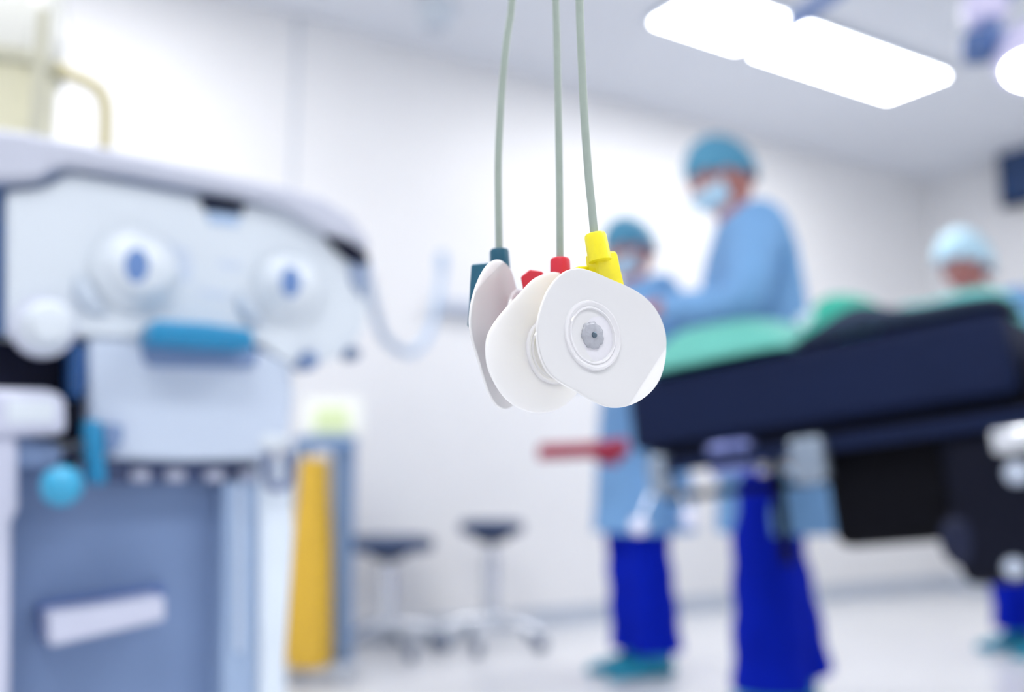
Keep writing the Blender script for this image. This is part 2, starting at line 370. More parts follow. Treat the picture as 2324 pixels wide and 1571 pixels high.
# breathing hose hanging from the machine end to the wall side
t = empty('breathing_hose', at(930, 800, 2.6), 'pale blue-grey hose drooping in a U beside the anaesthesia machine', 'hose')
hp = [F(822, 600, -.1), at(836, 640, 1.9), at(850, 700, 2.2), at(875, 770, 2.4), at(930, 802, 2.6), at(970, 765, 2.7), at(992, 690, 2.75), at(1003, 610, 2.8)]
obj('corrugated_tube', tube(B(), smoothpath(hp, 8), .0115), mat('hose_pale_blue', hx('a4b7d0'), .4), t)
obj('end_connector', lathe(B(), at(1003, 618, 2.8), Z, [(.012, 0), (.017, .01), (.017, .05), (.01, .06)], 20), mat('hose_pale_blue', hx('c2cfe0'), .4), t)
w = onplane(1040, 695, uv(0, V1-.03), V)
t = empty('gas_outlet_rail', w, 'pale grey horizontal outlet rail on the wall, level with the hanging pads', 'wall rail')
ra = onplane(985, 690, uv(0, V1-.035), V); rb_ = onplane(1130, 700, uv(0, V1-.035), V)
rb_.z = ra.z
obj('rail', box(B(), (ra+rb_)/2, U, V, Z, (rb_-ra).length, .05, .055), mat('rail_blue_grey', hx('bfc9d8'), .4), t, False, bev=.005)
for q in (.25, .5, .75):
    obj('outlet', lathe(B(), ra.lerp(rb_, q)-V*.026, -V, [(.02, 0), (.02, .012), (.01, .014), (0, .014)], 20), M_lilac, t)

# ------------------------------------------------------------------ waste stand with yellow bag
D = 3.5
t = empty('waste_stand', Vector((at(738, 1300, D).x, D, 0)), 'blue-grey stand holding a tall yellow bag, right of the anaesthesia machine', 'waste stand')
def wp(px, py, dy=0): return at(px, py, D+dy)
obj('lid', hexa(B(), [wp(668, 1022), wp(800, 1022), wp(810, 1020, .2), wp(690, 1020, .2), wp(664, 992), wp(806, 992), wp(812, 994, .2), wp(690, 994, .2)]), M_steelb, t, False, bev=.006)
for px, dy in ((676, .04), (790, .02), (700, .20), (800, .20)):
    a, b = wp(px, 1010, dy), wp(px+(4 if px > 750 else 0), 1500, dy); b.z = .06; b.x = a.x; b.y = a.y
    obj('upright', tube(B(), [b, a], .014 if dy < .1 else .012, 12), M_steelb, t)
    obj('caster', lathe(B(), Vector((a.x-.012, a.y, .03)), Vector((1, 0, 0)), [(0, 0), (.03, 0), (.03, .024), (0, .024)], 20), M_trim, t)
obj('side_panel', hexa(B(), [wp(758, 1490, .06), wp(800, 1490, .06), wp(800, 1490, .18), wp(758, 1490, .18), wp(752, 1022, .06), wp(800, 1022, .06), wp(800, 1022, .18), wp(752, 1022, .18)]), mat('stand_side', hx('8fa8cc'), .4), t, False)
obj('base_tray', hexa(B(), [Vector((wp(x, 1400).x, D+dy, z)) for z in (.05, .075) for x, dy in ((660, 0), (800, 0), (800, .17), (660, .17))]), M_trim, t, False, bev=.006)
# bag: rounded tapering sack
bm = B(); rings = []
prof = [(1052, 705, 12), (1040, 712, 26), (1046, 714, 33), (1120, 712, 37), (1220, 710, 44), (1320, 706, 49), (1420, 702, 53), (1480, 701, 54), (1505, 701, 50), (1514, 701, 38), (1514, 701, 10)]
for i, (py, cx, hw) in enumerate(prof):
    c = wp(cx, py, .02); k = D/FPX*hw; ring = []
    for a in range(28):
        an = 2*math.pi*a/28; ca, sa = math.cos(an), math.sin(an)
        w = 1+.03*math.sin(5*an+i*.7)
        ring.append(bm.verts.new(c+Vector((k*w*math.copysign(abs(ca)**.7, ca), k*1.1*w*math.copysign(abs(sa)**.7, sa), 0))))
    rings.append(ring)
for a, b in zip(rings, rings[1:]):
    for i in range(28): bm.faces.new((a[i], a[(i+1) % 28], b[(i+1) % 28], b[i]))
bm.faces.new(rings[0]); bm.faces.new(rings[-1])
bo = obj('yellow_bag', bm, M_yel, None)
tag(bo, 'tall tapering yellow waste bag hanging in the blue-grey stand', 'waste bag')
# box with green label on the lid
t = empty('supply_box', wp(750, 990, .15), 'white box with pale green front resting on the waste stand lid', 'box')
obj('carton', hexa(B(), [wp(684, 990, .03), wp(822, 990, .03), wp(824, 992, .17), wp(690, 992, .17), wp(690, 905, .03), wp(820, 905, .03), wp(822, 908, .17), wp(694, 908, .17)]), mat('off_white_carton', hx('eceee8'), .6), t, False, bev=.006)
obj('green_label', hexa(B(), [wp(712, 978, .02), wp(792, 978, .02), wp(792, 978, .03), wp(712, 978, .03), wp(716, 925, .02), wp(788, 925, .02), wp(788, 925, .03), wp(716, 925, .03)]), mat('pale_green', hx('cfdfae'), .6), t, False)

# ------------------------------------------------------------------ stools
def stool(name, px, py, D, r, label, rot):
    s = at(px, py, D); zs = s.z
    t = empty(name, Vector((s.x, s.y, 0)), label, 'stool', 'round stools by the back wall'); o = Vector((s.x, s.y, 0))
    obj('seat', lathe(B(), o+Z*(zs-.035), Z, [(0, 0), (r-.02, 0), (r, .015), (r, .045), (r-.02, .06), (0, .063)], 36), M_stool, t)
    obj('seat_plate', lathe(B(), o+Z*(zs-.075), Z, [(.03, 0), (.06, .01), (.10, .04), (0, .04)], 24), M_dark, t)
    obj('gas_column', lathe(B(), o+Z*.1, Z, [(.035, 0), (.035, zs*.55), (.022, zs*.55), (.022, zs-.17), (0, zs-.17)], 20), M_metal, t)
    for i in range(5):
        a = rot+i*2*math.pi/5; d = Vector((math.cos(a), math.sin(a), 0))
        lg = obj('base_leg', tube(B(), [o+Z*.12, o+d*.12+Z*.11, o+d*.24+Z*.075], [.022, .018, .012], 12), M_metal, t)
        n = Vector((-d.y, d.x, 0))
        obj('caster', lathe(B(), o+d*.24+Z*.028-n*.014, n, [(0, 0), (.02, 0), (.028, .006), (.028, .022), (.02, .028), (0, .028)], 20), mat('caster_grey', hx('50607c'), .25), lg)
stool('stool', 882, 1232, 4.2, .19, 'lower round dark stool standing beside the yellow waste bag', .2)
stool('stool', 1115, 1194, 4.35, .14, 'taller round dark stool, right of the two by the back wall', .75)

# ------------------------------------------------------------------ operating table
A0, A1 = at(1416, 868, 2.5), at(2272, 694, 1.95)
th = .178
tv = (A1-A0).normalized(); tw = Vector((-tv.y, tv.x, 0)).normalized()
if tw.y < 0: tw = -tw
tn = tv.cross(tw).normalized()
if tn.z < 0: tn = -tn
TL = (A1-A0).length; TW = .5
def T(s, w, h): return A0 + tv*s + tw*w + tn*h       # table coordinates: along, across, up from the mattress top edge
ot = empty('operating_table', Vector((T(TL+.45, .25, 0).x, T(TL+.45, .25, 0).y, 0)), 'operating table with thick navy mattress seen from below at right', 'operating table')
def tb(name, s0, s1, w0, w1, h0, h1, m, bev=.01, parent=None):
    return obj(name, hexa(B(), [T(s, w, h) for h in (h0, h1) for s, w in ((s0, w0), (s1, w0), (s1, w1), (s0, w1))]), m, parent or ot, True, bev=bev)
tb('mattress', 0, TL, 0, TW, -th, 0, M_matt, .022)
tb('top_plate', .03, TL+.75, .03, TW-.03, -th-.025, -th, M_black, .004)
tb('side_rail', .10, TL+.1, -.02, .01, -th-.062, -th-.03, M_matt, .003)
tb('side_rail', .10, TL+.1, TW-.01, TW+.02, -th-.062, -th-.03, M_metal, .003)
tb('head_section', TL+.05, TL+.8, .02, TW-.02, -th, -.05, M_matt, .02)
tb('actuator_housing', .46, TL+.55, .04, TW-.06, -th-.27, -th-.03, M_black, .03)
tb('hinge_block', TL-.17, TL+.15, .0, .12, -th-.36, -th-.05, mat('hinge_dark', hx('080c1c'), .5, spec=.12), .03)
tb('lower_rod', .02, .5, .1, .13, -th-.125, -th-.105, M_black, .004)
tb('strut', .29, .31, .14, .17, -th-.30, -th-.02, M_black, .003)
pc = T(TL+.45, .25, 0)
obj('pedestal_column', box(B(), Vector((pc.x, pc.y, .42)), tv.cross(Z).normalized(), Vector((tv.x, tv.y, 0)).normalized(), Z, .26, .34, .70), M_metal, ot, False, bev=.03)
obj('pedestal_base', box(B(), Vector((pc.x, pc.y, .05)), tv.cross(Z).normalized(), Vector((tv.x, tv.y, 0)).normalized(), Z, .5, .8, .1), M_case2, ot, False, bev=.03)
# clamps and knobs on the rail
def clamp(px, py, Y, w, h, m, nm='rail_clamp', dp=.05):
    c = at(px, py, Y)
    obj(nm, box(B(), c, tv, tw, tn, w, dp, h), m, ot, True, bev=.012)
clamp(1838, 1045, 2.18, .075, .10, mat('clamp_silver', hx('8f9dae'), .25, .6))
clamp(1662, 1040, 2.34, .11, .075, mat('clamp_blue', hx('7a86c4'), .25, .3))
clamp(1500, 1080, 2.44, .05, .10, mat('clamp_silver', hx('8f9dae'), .25, .6))
clamp(2310, 998, 1.9, .09, .05, M_metal)
def knob(px, py, Y, r, m=None):
    c = at(px, py, Y); d = Vector((-.15, -1, .1)).normalized()
    obj('lock_knob', lathe(B(), c, d, [(r, 0), (r, .012), (r*.7, .022), (0, .026)], 28), m or M_chrome, ot)
kn = mat('knob_glint_pale', hx('dcdff2'), .15)  # pale colour paints a bright highlight onto the two knobs
knob(2306, 1075, 1.84, .022, mat('knob_grey', hx('a9b4c6'), .25)); knob(2300, 1290, 1.95, .02, mat('knob_grey', hx('a9b4c6'), .25))
knob(1450, 1195, 2.38, .021, kn); knob(1566, 1176, 2.38, .021, kn)
obj('knob_stem', tube(B(), [at(1450, 1190, 2.40), at(1478, 1120, 2.44), at(1490, 1060, 2.46)], .0035), M_metal, ot)
obj('knob_stem', tube(B(), [at(1566, 1170, 2.40), at(1545, 1120, 2.44), at(1500, 1060, 2.46)], .0035), M_metal, ot)
obj('round_motor', lathe(B(), at(2200, 1225, 2.05), Vector((-.3, -1, 0)), [(0, 0), (.055, 0), (.06, .03), (.04, .05), (0, .052)], 28), mat('motor_dark', hx('161d36'), .5, spec=.2), ot)
# crimson lever at the table's left end
t = empty('arm_support', at(1320, 1028, 2.5), 'crimson bar jutting from the left end of operating table', 'arm support')
obj('bar', tube(B(), [at(1232, 1026, 2.46), at(1330, 1022, 2.48), at(1420, 1016, 2.5)], [.02, .019, .024], 16), M_red, t)
obj('end_grip', lathe(B(), at(1235, 1045, 2.46), Z, [(0, 0), (.015, .002), (.017, .02), (.014, .036), (0, .04)], 20), M_red, t)
obj('gusset', prism(B(), [at(1325, 1022, 2.48), at(1415, 1018, 2.50), at(1405, 1055, 2.50), at(1370, 1055, 2.49)], Vector((0, .025, 0))), M_red, t)

# drapes on the table: thick folded cloth
def drape(name, top, base_w, m, label, w0=-.01, w1=.42, thick=.012):
    """top: list of (px,py) of the visible upper outline of the fold; the cloth rises from the mattress up to it"""
    bm = B(); cols = []
    for px, py in top:
        # position along the table where that outline stands (mid width)
        wm = (w0+w1)/2; n = tv.cross(tn); p0 = T(0, wm, 0)
        q = onplane(px, py, p0, tw); s = (q-p0).dot(tv); hh = max(.004, (q-p0).dot(tn))
        if s < .02: continue
        col = []
        for j in range(13):
            f = j/12; w = w0+(w1-w0)*f
            hgt = hh*max(0, math.sin(math.pi*f))**.45*(1+.035*math.sin(9*f+s*40))
            col.append(T(s, w, max(.003, hgt)))
        cols.append(col)
    for e, k in ((0, 1), (-1, -2)):
        sh = (cols[e][0]-cols[k][0]).normalized()*.012; flat = [T((p-A0).dot(tv), (p-A0).dot(tw), .002)+sh for p in cols[e]]
        cols.insert(0, flat) if e == 0 else cols.append(flat)
    g = [[bm.verts.new(p) for p in c] for c in cols]
    for a, b in zip(g, g[1:]):
        for j in range(12): bm.faces.new((a[j], b[j], b[j+1], a[j+1]))
    o = obj(name, bm, m, None); s = o.modifiers.new('solid', 'SOLIDIFY'); s.thickness = thick; s.offset = 1
    s2 = o.modifiers.new('sub', 'SUBSURF'); s2.levels = 1; s2.render_levels = 2
    tag(o, label, 'surgical drape', 'drapes on the operating table'); return o
drape('surgical_drape', [(1405, 800), (1440, 775), (1500, 768), (1560, 760), (1620, 752), (1680, 742), (1740, 735), (1790, 742), (1825, 762), (1850, 782)], 0, M_mintc, 'pale mint green folded drape lying on the operating table')
drape('surgical_drape', [(1846, 740), (1860, 720), (1880, 690), (1905, 676), (1935, 675), (1965, 690), (1990, 705), (2022, 722)], 0, M_grn, 'deeper green bunched drape peak, right of the mint drape', .16, .46)
drape('surgical_drape', [(1850, 780), (1890, 745), (1925, 718), (1955, 706), (1990, 706), (2030, 712), (2080, 712), (2160, 700), (2240, 686), (2275, 682)], 0, M_tealdrape, 'dark teal drape sloping down to the mattress near its right end', .0, .2)
drape('surgical_drape', [(2040, 702), (2080, 700), (2140, 690), (2200, 668), (2250, 660), (2288, 672)], 0, mat('sea_teal', hx('4fb0ac'), .7), 'thin sea green drape edge at the far right corner of mattress', .25, .49)
tb2 = obj('folded_towel', lathe(B(), at(1842, 742, 2.42), tw, [(0, -.04), (.03, -.035), (.042, 0), (.03, .03), (0, .035)], 20), mat('pale_towel', hx('c3d4de'), .7), None)
tag(tb2, 'small pale rolled towel between mint drape and green drape', 'towel')

# ------------------------------------------------------------------ people
def skinmesh(chains, sub=2):
    """chains: list of dict(verts=[(co,(rx,ry))], edges=[(i,j)]) ; returns evaluated bmesh"""
    me = bpy.data.meshes.new('tmp'); vs = []; es = []; rad = []; roots = []
    for ch in chains:
        b = len(vs); roots.append(b)
        for co, r in ch[0]: vs.append(co); rad.append(r if isinstance(r, tuple) else (r, r))
        es += [(i+b, j+b) for i, j in ch[1]]
    me.from_pydata([tuple(v) for v in vs], es, []); o = link(bpy.data.objects.new('tmp', me))
    o.modifiers.new('s', 'SKIN').use_smooth_shade = True
    if not me.skin_vertices:
        me.attributes.new if False else None
        with bpy.context.temp_override(object=o, active_object=o): bpy.ops.mesh.customdata_skin_add()
    for i, r in enumerate(rad): me.skin_vertices[0].data[i].radius = r
    for r in roots: me.skin_vertices[0].data[r].use_root = True
    m = o.modifiers.new('d', 'SUBSURF'); m.levels = sub; m.render_levels = sub
    dg = bpy.context.evaluated_depsgraph_get(); dg.update()
    ev = o.evaluated_get(dg); m2 = bpy.data.meshes.new_from_object(ev)
    bm = bmesh.new(); bm.from_mesh(m2)
    bpy.data.objects.remove(o); bpy.data.meshes.remove(me); bpy.data.meshes.remove(m2)
    return bm
def chain(pts): return (pts, [(i, i+1) for i in range(len(pts)-1)])
Vv = Vector
def head_bm(bm, c, tilt, R):
    """head in local frame facing +Y, centre c; tilt = nod down"""
    geo = bmesh.ops.create_uvsphere(bm, u_segments=32, v_segments=24, radius=1)['verts']
    for v in geo:
        x, y, z = v.co
        w = 1-.28*max(0, -z)**1.5; zz = z
        yy = y*(1-.1*max(0, -z))
        if y > .6:
            nose = math.exp(-(x/.16)**2-((z+.12)/.2)**2)*.22
            eye = -math.exp(-((abs(x)-.36)/.17)**2-((z-.08)/.13)**2)*.09
            chin = math.exp(-(x/.35)**2-((z+.85)/.2)**2)*.12
            mouth = math.exp(-(x/.25)**2-((z+.48)/.09)**2)*.05
            yy += nose+eye+chin+mouth
        v.co = Vector((x*.077*w, yy*.098, zz*.12))
    for s in (-1, 1):
        e = bmesh.ops.create_uvsphere(bm, u_segments=12, v_segments=8, radius=1)['verts']
        for v in e: v.co = Vector((v.co.x*.01+s*.078, v.co.y*.018-.005, v.co.z*.032-.005))
        geo += e
    for v in geo: v.co = c + R @ v.co
def hand_chains(wr, d, up, side, curl=.5, L=.185):
    """wrist point, direction of the hand, palm normal (palm side = -up), side = thumb side direction"""
    out = []; palm = wr+d*L*.5
    out.append(([(wr-d*.02, (.027, .02)), (wr+d*L*.22, (.032, .017)), (palm, (.036, .014))], [(0, 1), (1, 2)]))
    for i, (o, ln) in enumerate(((.027, .44), (.009, .49), (-.009, .46), (-.026, .36))):
        b = palm-d*.015+side*o; ln *= L; c1 = .25+curl*.3
        d1 = (d*math.cos(c1)-up*math.sin(c1)); d2 = (d*math.cos(c1+curl*.8)-up*math.sin(c1+curl*.8)); d3 = (d*math.cos(c1+curl*1.5)-up*math.sin(c1+curl*1.5))
        p1 = b+d*.02; p2 = p1+d1*ln*.45; p3 = p2+d2*ln*.3; p4 = p3+d3*ln*.25
        out.append(chain([(b, .009), (p1, .0088), (p2, .0082), (p3, .0075), (p4, .0062)]))
    b = wr+d*L*.18+side*.02; td = (d*.65+side*.75-up*.15).normalized()
    out.append(chain([(b, .012), (b+td*.035, .011), (b+td*.062+d*.012, .0095), (b+td*.075+d*.03, .0075)]))
    return out
def person(name, loc, rz, J, cap, label, scale=1.0, cap_puff=1.0, nod=.35, mask=True, hem=.52):
    t = empty(name, loc, label, 'person', None, rz)
    P = {k: Vector(v) for k, v in J.items()}
    def mid(a, b, f=.5): return a.lerp(b, f)
    cs = []
    body = [(P['pelvis'], (.13, .10)), (P['spine'], (.12, .09)), (P['chest'], (.14, .10)), (P['neck'], (.06, .06)), (P['head']-Z*.04, (.05, .055))]
    ed = [(0, 1), (1, 2), (2, 3), (3, 4)]; n = 5
    for s in 'LR':
        body += [(P['sh'+s], .055), (P['el'+s], .042), (P['wr'+s], .026)]; ed += [(2, n), (n, n+1), (n+1, n+2)]; n += 3
        body += [(P['hip'+s], .085), (P['kn'+s], .058), (P['an'+s], .032), (P['an'+s]+Vector((0, .07, -.055)), .02)]
        ed += [(0, n), (n, n+1), (n+1, n+2), (n+2, n+3)]; n += 4
    bm = skinmesh([(body, ed)])
    R = Matrix.Rotation(-nod, 3, 'X')
    head_bm(bm, P['head'], nod, R)
    bd = obj('body', bm, M_skin, t, local=True)
    for s in 'LR':
        sg = -1 if s == 'L' else 1
        d = (P['wr'+s]-P['el'+s]).normalized(); up = (Z-d*d.z).normalized(); side = Vector((-sg, 0, 0))
        obj('glove', skinmesh(hand_chains(P['wr'+s], (d-Z*.1).normalized(), up, side), 1), M_glove, t, local=True)
        e = P['head']+R @ Vector((sg*.028, .084, .01))
        ey = obj('eye', lathe(B(), e-R @ Vector((0, .008, 0)), R @ Vector((0, 1, 0)), [(0, 0), (.009, .003), (.011, .009), (.008, .015), (0, .018)], 16), M_eye, t, local=True)
        obj('iris', lathe(B(), e+R @ Vector((0, .009, 0)), R @ Vector((0, 1, 0)), [(0, 0), (.004, 0), (0, .002)], 12), M_iris, ey, local=True)
    # cap: ellipsoid shell over the skull
    bm = B(); vs = bmesh.ops.create_uvsphere(bm, u_segments=28, v_segments=18, radius=1)['verts']
    bmesh.ops.delete(bm, geom=[v for v in bm.verts if v.co.z < -.22+.38*v.co.y], context='VERTS')
    for v in bm.verts:
        x, y, z = v.co; w = 1+.02*math.sin(9*math.atan2(y, x))
        v.co = P['head'] + R @ Vector((x*.088*w*cap_puff, y*.112*w*cap_puff-.006, z*.132*cap_puff+.008))
    o = obj('cap', bm, cap, t, local=True); s = o.modifiers.new('s', 'SOLIDIFY'); s.thickness = .004
    bm = B(); bmesh.ops.create_uvsphere(bm, u_segments=32, v_segments=20, radius=1)
    bmesh.ops.delete(bm, geom=[v for v in bm.verts if not (v.co.y > .12 and -.92 < v.co.z < -.02)], context='VERTS')
    for v in bm.verts:
        x, y, z = v.co; v.co = P['head'] + R @ Vector((x*.084*(1-.15*max(0, -z)), y*.112+.018*math.exp(-(x/.3)**2-((z+.2)/.35)**2), z*.118))
    if mask:
        o = obj('face_mask', bm, M_mask, t, local=True); s = o.modifiers.new('s', 'SOLIDIFY'); s.thickness = .003
    # gown
    pel = P['pelvis']; hemz = Vector((pel.x, pel.y-.01, hem))
    g = [(pel, (.205, .155)), (P['spine'], (.185, .145)), (P['chest'], (.19, .155)), (P['neck']-Z*.03, (.085, .08))]
    ge = [(0, 1), (1, 2), (2, 3)]; n = 4
    for s in 'LR':
        g += [(P['sh'+s], .085), (P['el'+s], .075), (mid(P['el'+s], P['wr'+s], .85), .05)]; ge += [(2, n), (n, n+1), (n+1, n+2)]; n += 3
    gb = skinmesh([(g, ge)]); rings = []
    for z_, a_, b_ in ((pel.z+.16, .15, .10), (pel.z+.10, .178, .138), (pel.z, .195, .155), (pel.z-.15, .205, .165), (hem+.12, .215, .175), (hem, .225, .185), (hem+.01, .19, .15)):
        cc_ = P['spine'].lerp(pel, min(1, max(0, (P['spine'].z-z_)/(P['spine'].z-pel.z))))
        rings.append([gb.verts.new((cc_.x+a_*(1+(.035*math.sin(7*q*math.pi/18) if z_ < pel.z else 0))*math.cos(q*math.pi/18), cc_.y+b_*math.sin(q*math.pi/18), z_)) for q in range(36)])
    for a, b in zip(rings, rings[1:]):
        for q in range(36): gb.faces.new((a[q], a[(q+1) % 36], b[(q+1) % 36], b[q]))
    gb.faces.new(rings[0]); gb.faces.new(rings[-1])
    obj('gown', gb, M_gown, t, local=True)
    for s in 'LR':
        hp_, k_, a_ = P['hip'+s], P['kn'+s], P['an'+s]
        lo = a_+Z*.0; pth = smoothpath([hp_-Z*.1, mid(hp_, k_), k_, mid(k_, lo), lo], 6); rr = [.104-.010*math.sin(math.pi*q/(len(pth)-1))+.004*math.sin(q*1.7) for q in range(len(pth))]; rr = [v_*(.92 if scale < 1 else 1.04) for v_ in rr]
        obj('trouser_leg', tube(B(), pth, rr, 28), M_scrub, t, local=True)
        bm = B(); rings = []
        f = Vector((a_.x, a_.y-.06, 0))
        for y, w, h in ((0, .028, .05), (.03, .036, .085), (.08, .038, .08), (.14, .042, .06), (.2, .045, .045), (.245, .036, .035), (.265, .015, .022)):
            rings.append([bm.verts.new(f+Vector((w*math.cos(q*math.pi/8), y, max(0, h*.5+h*.5*math.sin(q*math.pi/8))))) for q in range(16)])
        for a, b in zip(rings, rings[1:]):
            for q in range(16): bm.faces.new((a[q], a[(q+1) % 16], b[(q+1) % 16], b[q]))
        bm.faces.new(rings[0]); bm.faces.new(rings[-1])
        lathe(bm, Vector((a_.x, a_.y, .03)), Z, [(.045, 0), (.062, .03), (.058, .09), (.05, .15), (0, .15)], 20)
        obj('shoe', bm, M_shoe, t, local=True)
    t.scale = (scale,)*3
    return t
def joints(lean=.1, step=.0, reach=.25, hz=1.15, stance=.1, head_dy=.0, twist=0):
    return dict(pelvis=(0, 0, .98), spine=(0, .3*lean, 1.14), chest=(0, lean*.8, 1.33), neck=(0, lean*1.15, 1.48), head=(0, lean*1.5+.03+head_dy, 1.61),
                shL=(-.18, lean, 1.42), shR=(.18, lean, 1.42), elL=(-.25, lean+.06, 1.15), elR=(.25, lean+.06, 1.15),
                wrL=(-.13, lean+reach, hz), wrR=(.13, lean+reach, hz),
                hipL=(-.09, 0, .93), hipR=(.09, 0, .93), knL=(-stance, .03+step, .5), knR=(stance, .03-step, .5),
                anL=(-stance-.01, step*2, .09), anR=(stance+.01, -step*2, .09))
# tall surgeon, facing left in the picture
def base(px, D, py=1400):
    p = at(px, py, D); return Vector((p.x, p.y, 0))
person('person', base(1775, 3.1), math.radians(90), joints(lean=.075, reach=.33, hz=1.17, stance=.11, step=.035), M_cap,
       'tallest person in teal cap, mask and light blue gown leaning over operating table', 1.03, nod=.45)
person('person', base(1465, 3.75), math.radians(112), joints(lean=.01, reach=.26, hz=1.12, stance=.07), M_cap,
       'person in light blue gown and blue scrub trousers half hidden behind the yellow-clip pad', .975, nod=.4)
person('person', base(2350, 4.2), math.radians(105), joints(lean=.14, reach=.22, hz=1.1, stance=.09), M_cap2,
       'person with pale puffy cap standing farthest away behind the mattress right end', .995, 1.15, nod=.25, mask=False)

# ------------------------------------------------------------------ hanging electrodes in the foreground
def spl(pts, n=120):
    """closed Catmull-Rom outline resampled"""
    out = []; N = len(pts); per = max(2, n//N)
    P = [Vector((x, y, 0)) for x, y in pts]
    for i in range(N):
        p0, p1, p2, p3 = P[i-1], P[i], P[(i+1) % N], P[(i+2) % N]
        for k in range(per):
            t = k/per
            q = .5*((2*p1)+(p2-p0)*t+(2*p0-5*p1+4*p2-p3)*t*t+(3*p1-p0-3*p2+p3)*t**3); out.append((q.x, q.y))
    return out
def pad(out, c, Y, yaw, pitch, disc, label, bend=0.0, thick=.0012, film=None):
    P0 = at(c[0], c[1], Y); a = math.radians(yaw); pt = math.radians(pitch)
    n = Vector((math.sin(a)*math.cos(pt), -math.cos(a)*math.cos(pt), math.sin(pt)))
    ring = [onplane(x, y, P0, n) for x, y in spl(out)]
    cen = sum(ring, Vector())/len(ring)
    t = empty('electrode_pad', cen, label, 'electrode pad', 'white foam electrode pads')
    x, _, _ = frame(n); y = n.cross(x)
    def disp(p):
        q = p-cen; return n*bend*((q.length/.02)**2)
    bm = B(); N = len(ring)
    prof = [(.12, 1, 0), (.25, 1, 0), (.4, 1, 0), (.55, 1, 0), (.7, 1, 0), (.82, 1, 0), (.92, 1, 0), (.97, 1, -.00005), (.99, 1, -.00018), (1.0, 1, -.0005), (1.0, 1, -thick+.0004), (.99, 1, -thick+.0001), (.97, 1, -thick), (.7, 1, -thick), (.4, 1, -thick), (.12, 1, -thick)]
    rs = []
    for s, _, h in prof:
        row = []
        for p in ring:
            q = cen+(p-cen)*s; row.append(bm.verts.new(q+disp(q)+n*h))
        rs.append(row)
    for p, q in zip(rs, rs[1:]):
        for i in range(N): bm.faces.new((p[i], p[(i+1) % N], q[(i+1) % N], q[i]))
    bm.faces.new(rs[0][::-1]); bm.faces.new(rs[-1])
    obj('foam_backing', bm, M_foam, t)
    if film:
        (lx0, ly0), (lx1, ly1) = film; fr = []
        cx_, cy_ = sum(p[0] for p in out)/len(out), sum(p[1] for p in out)/len(out)
        nx_, ny_ = ly1-ly0, -(lx1-lx0); d0 = (cx_-lx0)*nx_+(cy_-ly0)*ny_
        for x_, y_ in spl(out):
            d1 = (x_-lx0)*nx_+(y_-ly0)*ny_; f_ = .985
            if d1*d0 < 0: f_ = min(f_, abs(d0)/(abs(d0)+abs(d1)))
            fr.append(onplane(cx_+(x_-cx_)*f_, cy_+(y_-cy_)*f_, P0, n))
        fc = sum(fr, Vector())/len(fr); bm = B(); rs = []
        for s_ in (.1, .3, .5, .7, .85, .95, 1.0):
            rs.append([bm.verts.new((lambda q: q+disp(q)+n*(.00022 if s_ < .99 else .00012))(fc+(p-fc)*s_)) for p in fr])
        for p, q in zip(rs, rs[1:]):
            for i in range(len(fr)): bm.faces.new((p[i], p[(i+1) % len(fr)], q[(i+1) % len(fr)], q[i]))
        bm.faces.new(rs[0][::-1]); obj('adhesive_film', bm, M_film, t)
    dc = onplane(disc[0], disc[1], P0, n); k = disc[2]
    dc = dc+disp(dc)
    cup = obj('plastic_cup', lathe(B(), dc, n, [(.0122*k, -.0002), (.0122*k, .0006), (.0118*k, .0012), (.0112*k, .0013), (.0106*k, .0009), (.0101*k, .0006), (.0097*k, .0010), (.0093*k, .0010), (.0090*k, .0004), (.0088*k, .0001)], 96), M_clear, t, label='clear plastic ring')
    obj('cup_base', lathe(B(), dc, n, [(.0091*k, -.0002), (.0091*k, .00025), (.0086*k, .0003), (0, .0003)], 72), M_cupin, cup)
    bm = B(); prof = [(.0047, .0002), (.0047, .0006), (.0043, .0010), (.0036, .0012), (0, .0013)]
    lathe(bm, dc-x*.0, n, [(r*k, h) for r, h in prof], 64)
    for v in bm.verts:
        q = v.co-dc; an = math.atan2(q.dot(y), q.dot(x)); r = (q-n*q.dot(n)).length
        v.co += (q-n*q.dot(n))*(.04*math.sin(7*an+1)+.03*math.sin(13*an))*(r/.0047)
    obj('gel', bm, M_gel, cup, label='grey conductive gel spot')
    obj('snap_stud', lathe(B(), dc, n, [(.0011*k, .0011), (.0010*k, .0017), (.0006*k, .0019), (0, .0019)], 10), M_stud, cup)
    return t, P0, n, cen
o3 = [(1312, 610), (1344, 617), (1382, 633), (1423, 651), (1452, 668), (1478, 693), (1497, 725), (1507, 758), (1509, 792), (1506, 824), (1496, 859), (1478, 887), (1452, 909), (1423, 922), (1398, 926), (1372, 923), (1340, 909), (1305, 889), (1267, 868), (1240, 846), (1223, 814), (1216, 785), (1214, 750), (1220, 712), (1234, 671), (1254, 639), (1281, 616)]
o2 = [(1259, 618), (1235, 622), (1208, 636), (1178, 668), (1146, 702), (1120, 735), (1105, 766), (1102, 798), (1106, 833), (1121, 868), (1143, 901), (1172, 924), (1207, 937), (1237, 937), (1266, 929), (1293, 911), (1313, 886), (1328, 850), (1336, 800), (1334, 740), (1322, 690), (1304, 650), (1283, 627)]
o1 = [(1127, 590), (1111, 595), (1096, 613), (1081, 645), (1071, 678), (1066, 709), (1065, 737), (1071, 773), (1083, 811), (1094, 849), (1105, 887), (1118, 915), (1133, 928), (1147, 929), (1160, 921), (1175, 900), (1186, 865), (1190, 820), (1188, 770), (1182, 720), (1173, 674), (1165, 645), (1156, 617), (1143, 598)]
pad3 = pad(o3, (1362, 768), .335, 34, 3, (1343, 762, 1.0), 'white foam pad on yellow clip, frontmost, face showing clear cup with grey gel', .0006, film=((1500, 800), (1420, 925)))
